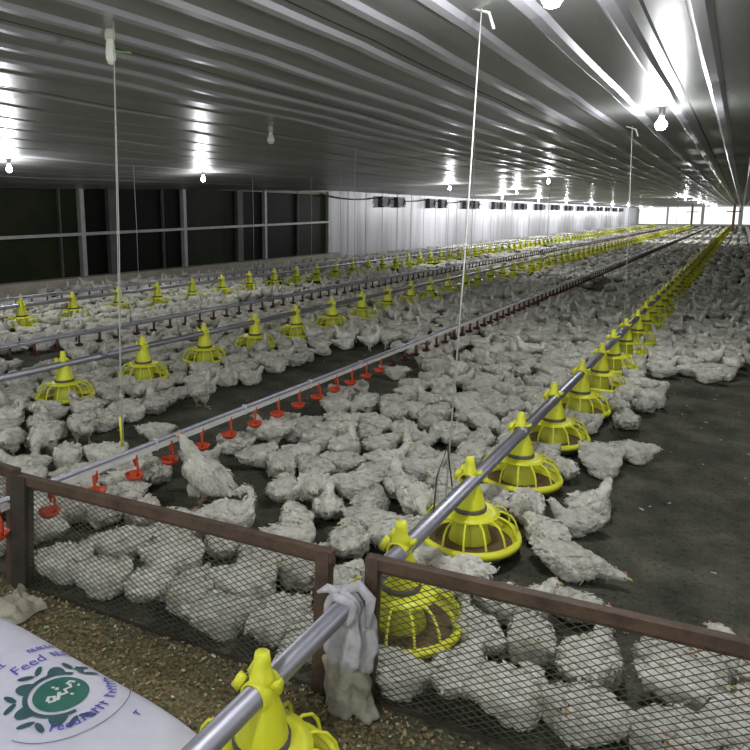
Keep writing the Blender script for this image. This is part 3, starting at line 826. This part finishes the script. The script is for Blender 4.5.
def circles(x, y, a): return [(x+.041*math.cos(a), y+.041*math.sin(a)), (x-.053*math.cos(a), y-.053*math.sin(a))]
def ok(x, y, a, md=.117):
    cs = circles(x, y, a)
    for (cx, cy) in cs:
        gx, gy = int(cx//.2), int(cy//.2)
        for i in (-1,0,1):
            for j in (-1,0,1):
                for (px, py) in grid.get((gx+i, gy+j), ()):
                    if (px-cx)**2+(py-cy)**2 < md*md: return False
    return True
def put(x, y, a, pose, hero=None, s=1):
    for (cx, cy) in circles(x, y, a) + ([(x+q*math.cos(a), y+q*math.sin(a)) for q in (.15,.1,-.1)] + [(x+q*math.sin(a), y-q*math.cos(a)) for q in (.03,-.03)] if hero and pose in ('drink','peck','lie','stand','preen') else []): grid.setdefault((int(cx//.2), int(cy//.2)), []).append((cx, cy))
    placed.append((x, y, a, pose, hero, s*CS))
HERO = [
    (-2.0,2.12,200,'drink','white broiler standing with neck stretched up to a red cup',1.27),
    (-1.74,2.0,40,'preen','white broiler with curved neck behind the drinking bird',1.05),
    (-2.3,2.42,20,'sit','white broiler sitting under the red cup behind the drinking bird',.95),
    (-2.44,2.02,60,'sit','white broiler partly hidden under the rail beside the yellow strap',.9),
    (-3.17,2.1,-60,'peck','white broiler standing head down just beyond the drinker line',1.08),
    (-3.19,2.36,-20,'stand','white broiler standing behind the head-down bird on bare floor',1),
    (-2.85,2.62,30,'tuck','plump white broiler sitting alone beyond the yellow strap',.9),
    (-3.1,3.28,100,'stand','white broiler standing with legs showing in the dark gap',1),
    (-3.2,3.95,10,'sit','white broiler alone on the dark gap below the fourth middle feeder',1),
    (-.44,2.43,-10,'lie','white broiler lying stretched out on bare floor beside the second feeder',1.15),
    (-.26,1.86,75,'alert','white broiler with raised yellowish head behind the mesh',1.05),
    (-.36,2.16,160,'lie','white broiler lying flat at the bare floor edge behind the mesh',.9),
    (.10,2.1,120,'tuck','plump white broiler sitting apart behind the mesh at the open floor',1),
    (.12,1.82,50,'sleep','white broiler against the mesh where the fence leaves the photo',1.05),
    (-.72,1.53,8,'tuck','white broiler squeezed between the mesh and the yellow feeder behind it',.9),
    (-.46,2.93,60,'sit','white broiler sitting on the bare floor edge beside the third feeder',1.05),
    (-.39,3.80,10,'tuck','round white broiler at the bare floor edge, beside the fourth feeder',1),
    (-.43,5.0,-30,'alert','white broiler with raised head at the edge of bare floor',1),
]
for x, y, a, p, l, s in HERO: put(x, y, R(a), p, l, s)
fx = [(f[2], f[3]) for f in FEED_SPOTS]
fgrid = {}
for (a, b) in fx: fgrid.setdefault(int(b//1), []).append((a, b))
def clear_of_feeder(x, y, a):
    for (cx, cy) in circles(x, y, a):
        for k in (-1,0,1):
            for (p, q) in fgrid.get(int(cy//1)+k, ()):
                if (p-cx)**2+(q-cy)**2 < .235**2: return False
    return True
rq = random.Random(5)
def hug(x0, x1):
    x = x0
    while x < x1:
        side = rq.random() < .68
        a = R(rq.choice((10,-170,25,-150) if side else (100,80,-70,-100))+rq.uniform(-10,10)); y = fence_y(x) + (.098 if side else .138) + rq.uniform(0,.015)
        if clear_of_feeder(x, y, a) and ok(x, y, a, .1): put(x, y, a, rq.choice(('tuck','sleep','tuck','sit','sleep')), None, 1); x += .1
        else: x += .02
hug(-2.02,.45)
def in_view(x, y, mgn=25):
    u, v = proj(x, y, .1); return -mgn-20 < u < 750+mgn and v < 800
rd = random.Random(23)
WTS = [('sit',15),('tuck',34),('sleep',28),('lie',14),('alert',4),('preen',3),('stand',3),('peck',3)]
tries = 0
# dense packing out to 12 m
for (ya, yb, n) in ((1.3,4,70000),(4,8,110000),(8,13,130000)):
    for _ in range(n):
        y = rd.uniform(ya,yb); x = rd.uniform(-10.0,1.9)
        if x < -9.8: continue
        if not in_view(x, y): continue
        d = dens(x, y)
        if d <= 0 or (d < 1 and noise.noise(Vector((x*3.1, y*3.1, 9)))*.5+.5 > d*1.05): continue
        a = rd.uniform(0, math.tau)
        if y - .14 < fence_y(x)+.03 and min(c[1]-fence_y(c[0]) for c in circles(x, y, a)) < .088: continue
        nm = rd.choices([w[0] for w in WTS], [w[1] for w in WTS])[0]
        if not ok(x, y, a, .106 if y < fence_y(x)+.6 else .117) or not clear_of_feeder(x, y, a): continue
        put(x, y, a, nm, None, rd.uniform(.9,1.08))
far = []
y = 13.
while y < 83:
    sp = .26 if y < 30 else (.36 if y < 50 else .55)
    x = -9.9
    while x < 3.5+.02*y:
        xx = x + rd.uniform(-.09,.09); yy = y + rd.uniform(-.1,.1)
        if in_view(xx, yy, 40) and dens(xx, yy)*.84 > rd.random() and (min(abs(xx-l[0]) for l in LINES) > .2):
            far.append((xx, yy, rd.uniform(0,math.tau), 'sit', None, rd.uniform(.9,1.08)*.75))
        x += sp
    y += sp
def cdist(c): return math.sqrt(c[0]**2+c[1]**2+1.4)
heroes = [c for c in placed if c[4]]; rest = sorted([c for c in placed if not c[4]], key=cdist)
NI = 300-len(heroes)
indiv = heroes + rest[:NI]; mass = rest[NI:] + far
# labels: each bird is placed by the feeder it is closest to, the side it is on and its order out from it
posew = {'sit':'sitting','tuck':'hunched','sleep':'dozing','lie':'flat-lying','alert':'head-up','preen':'preening','stand':'standing','peck':'pecking','drink':'drinking'}
lname = ['bare-floor feed pipe','middle feed pipe','window-side feed pipe']
key = {}
for c in indiv:
    if c[4]: continue
    f = min(FEED_SPOTS, key=lambda q: (q[2]-c[0])**2+(q[3]-c[1])**2)
    side = ['drinker','aisle'] [c[0] > f[2]] if f[0] == 0 else ['window','drinker'][c[0] > f[2]]
    key.setdefault((f[0], f[1], side), []).append(((f[2]-c[0])**2+(f[3]-c[1])**2, c))
lab = {}
for (li, k, side), l in key.items():
    for i, (_, c) in enumerate(sorted(l, key=lambda q: q[0])):
        lab[id(c)] = '%s white broiler, %s out from %s feeder of %s, %s side' % (posew[c[3]], ordn(i), ordn(k), lname[li], side)
for c in indiv:
    x, y, a, p, hero, s = c
    me = rd.choice(HI[p])
    o = bpy.data.objects.new('broiler_chicken', me); COL.objects.link(o)
    o.location = (x, y, 0); o.rotation_euler = (0, 0, a); o.scale = (s, s*rd.uniform(.97,1.05), s*rd.uniform(.94,1.04))
    tag(o, hero or lab[id(c)], 'chicken', 'white broiler chickens of the near flock')
def flock(cs, name):
    V = []; Q = []; base = 0
    for (x, y, a, p, h, s) in cs:
        lod = NEARM if y < 7.5 else (MID if y < 14 else LOW)
        v, q = lod[rd.randrange(len(lod))] if rd.random() > .08 or y >= 14 else lod[0]
        c, sn = math.cos(a)*s, math.sin(a)*s
        w = np.empty_like(v); w[:,0] = v[:,0]*c - v[:,1]*sn + x; w[:,1] = v[:,0]*sn + v[:,1]*c + y; w[:,2] = v[:,2]*s
        V.append(w); Q.append(q+base); base += len(v)
    V = np.concatenate(V); Q = np.concatenate(Q)
    tri = Q[:,2] == Q[:,3]
    tot = np.where(tri, 3, 4); loops = Q[np.repeat(np.ones(len(Q),bool)[:,None],4,1) & ~(np.arange(4)[None,:].repeat(len(Q),0).__eq__(3) & tri[:,None])]
    me = bpy.data.meshes.new(name); me.vertices.add(len(V)); me.vertices.foreach_set('co', V.ravel())
    me.loops.add(len(loops)); me.loops.foreach_set('vertex_index', loops.astype(np.int32))
    me.polygons.add(len(Q)); st = np.concatenate([[0], np.cumsum(tot)[:-1]]).astype(np.int32)
    me.polygons.foreach_set('loop_start', st)
    me.polygons.foreach_set('use_smooth', np.ones(len(Q), bool))
    me.update(calc_edges=True); me.materials.append(M_FEATHER)
    o = bpy.data.objects.new(name, me); COL.objects.link(o); return o
print('indiv', len(indiv), 'mass', len(mass), 'max individual dist', max(cdist(c) for c in indiv))
tag(flock(mass, 'broiler_flock'), 'dense mass of small white broilers filling the house toward the end wall', 'chickens', kind='stuff')

# ------------------------------------------------------------------ light of day, view
w = bpy.data.worlds.new('world'); SC.world = w; w.use_nodes = True
b = w.node_tree.nodes['Background']; b.inputs[0].default_value = (.95,.98,1,1); b.inputs[1].default_value = 1.4
SC.view_settings.view_transform = 'Standard'; SC.view_settings.look = 'None'
SC.view_settings.gamma = 1; SC.view_settings.use_curve_mapping = False
SC.view_settings.exposure = .05
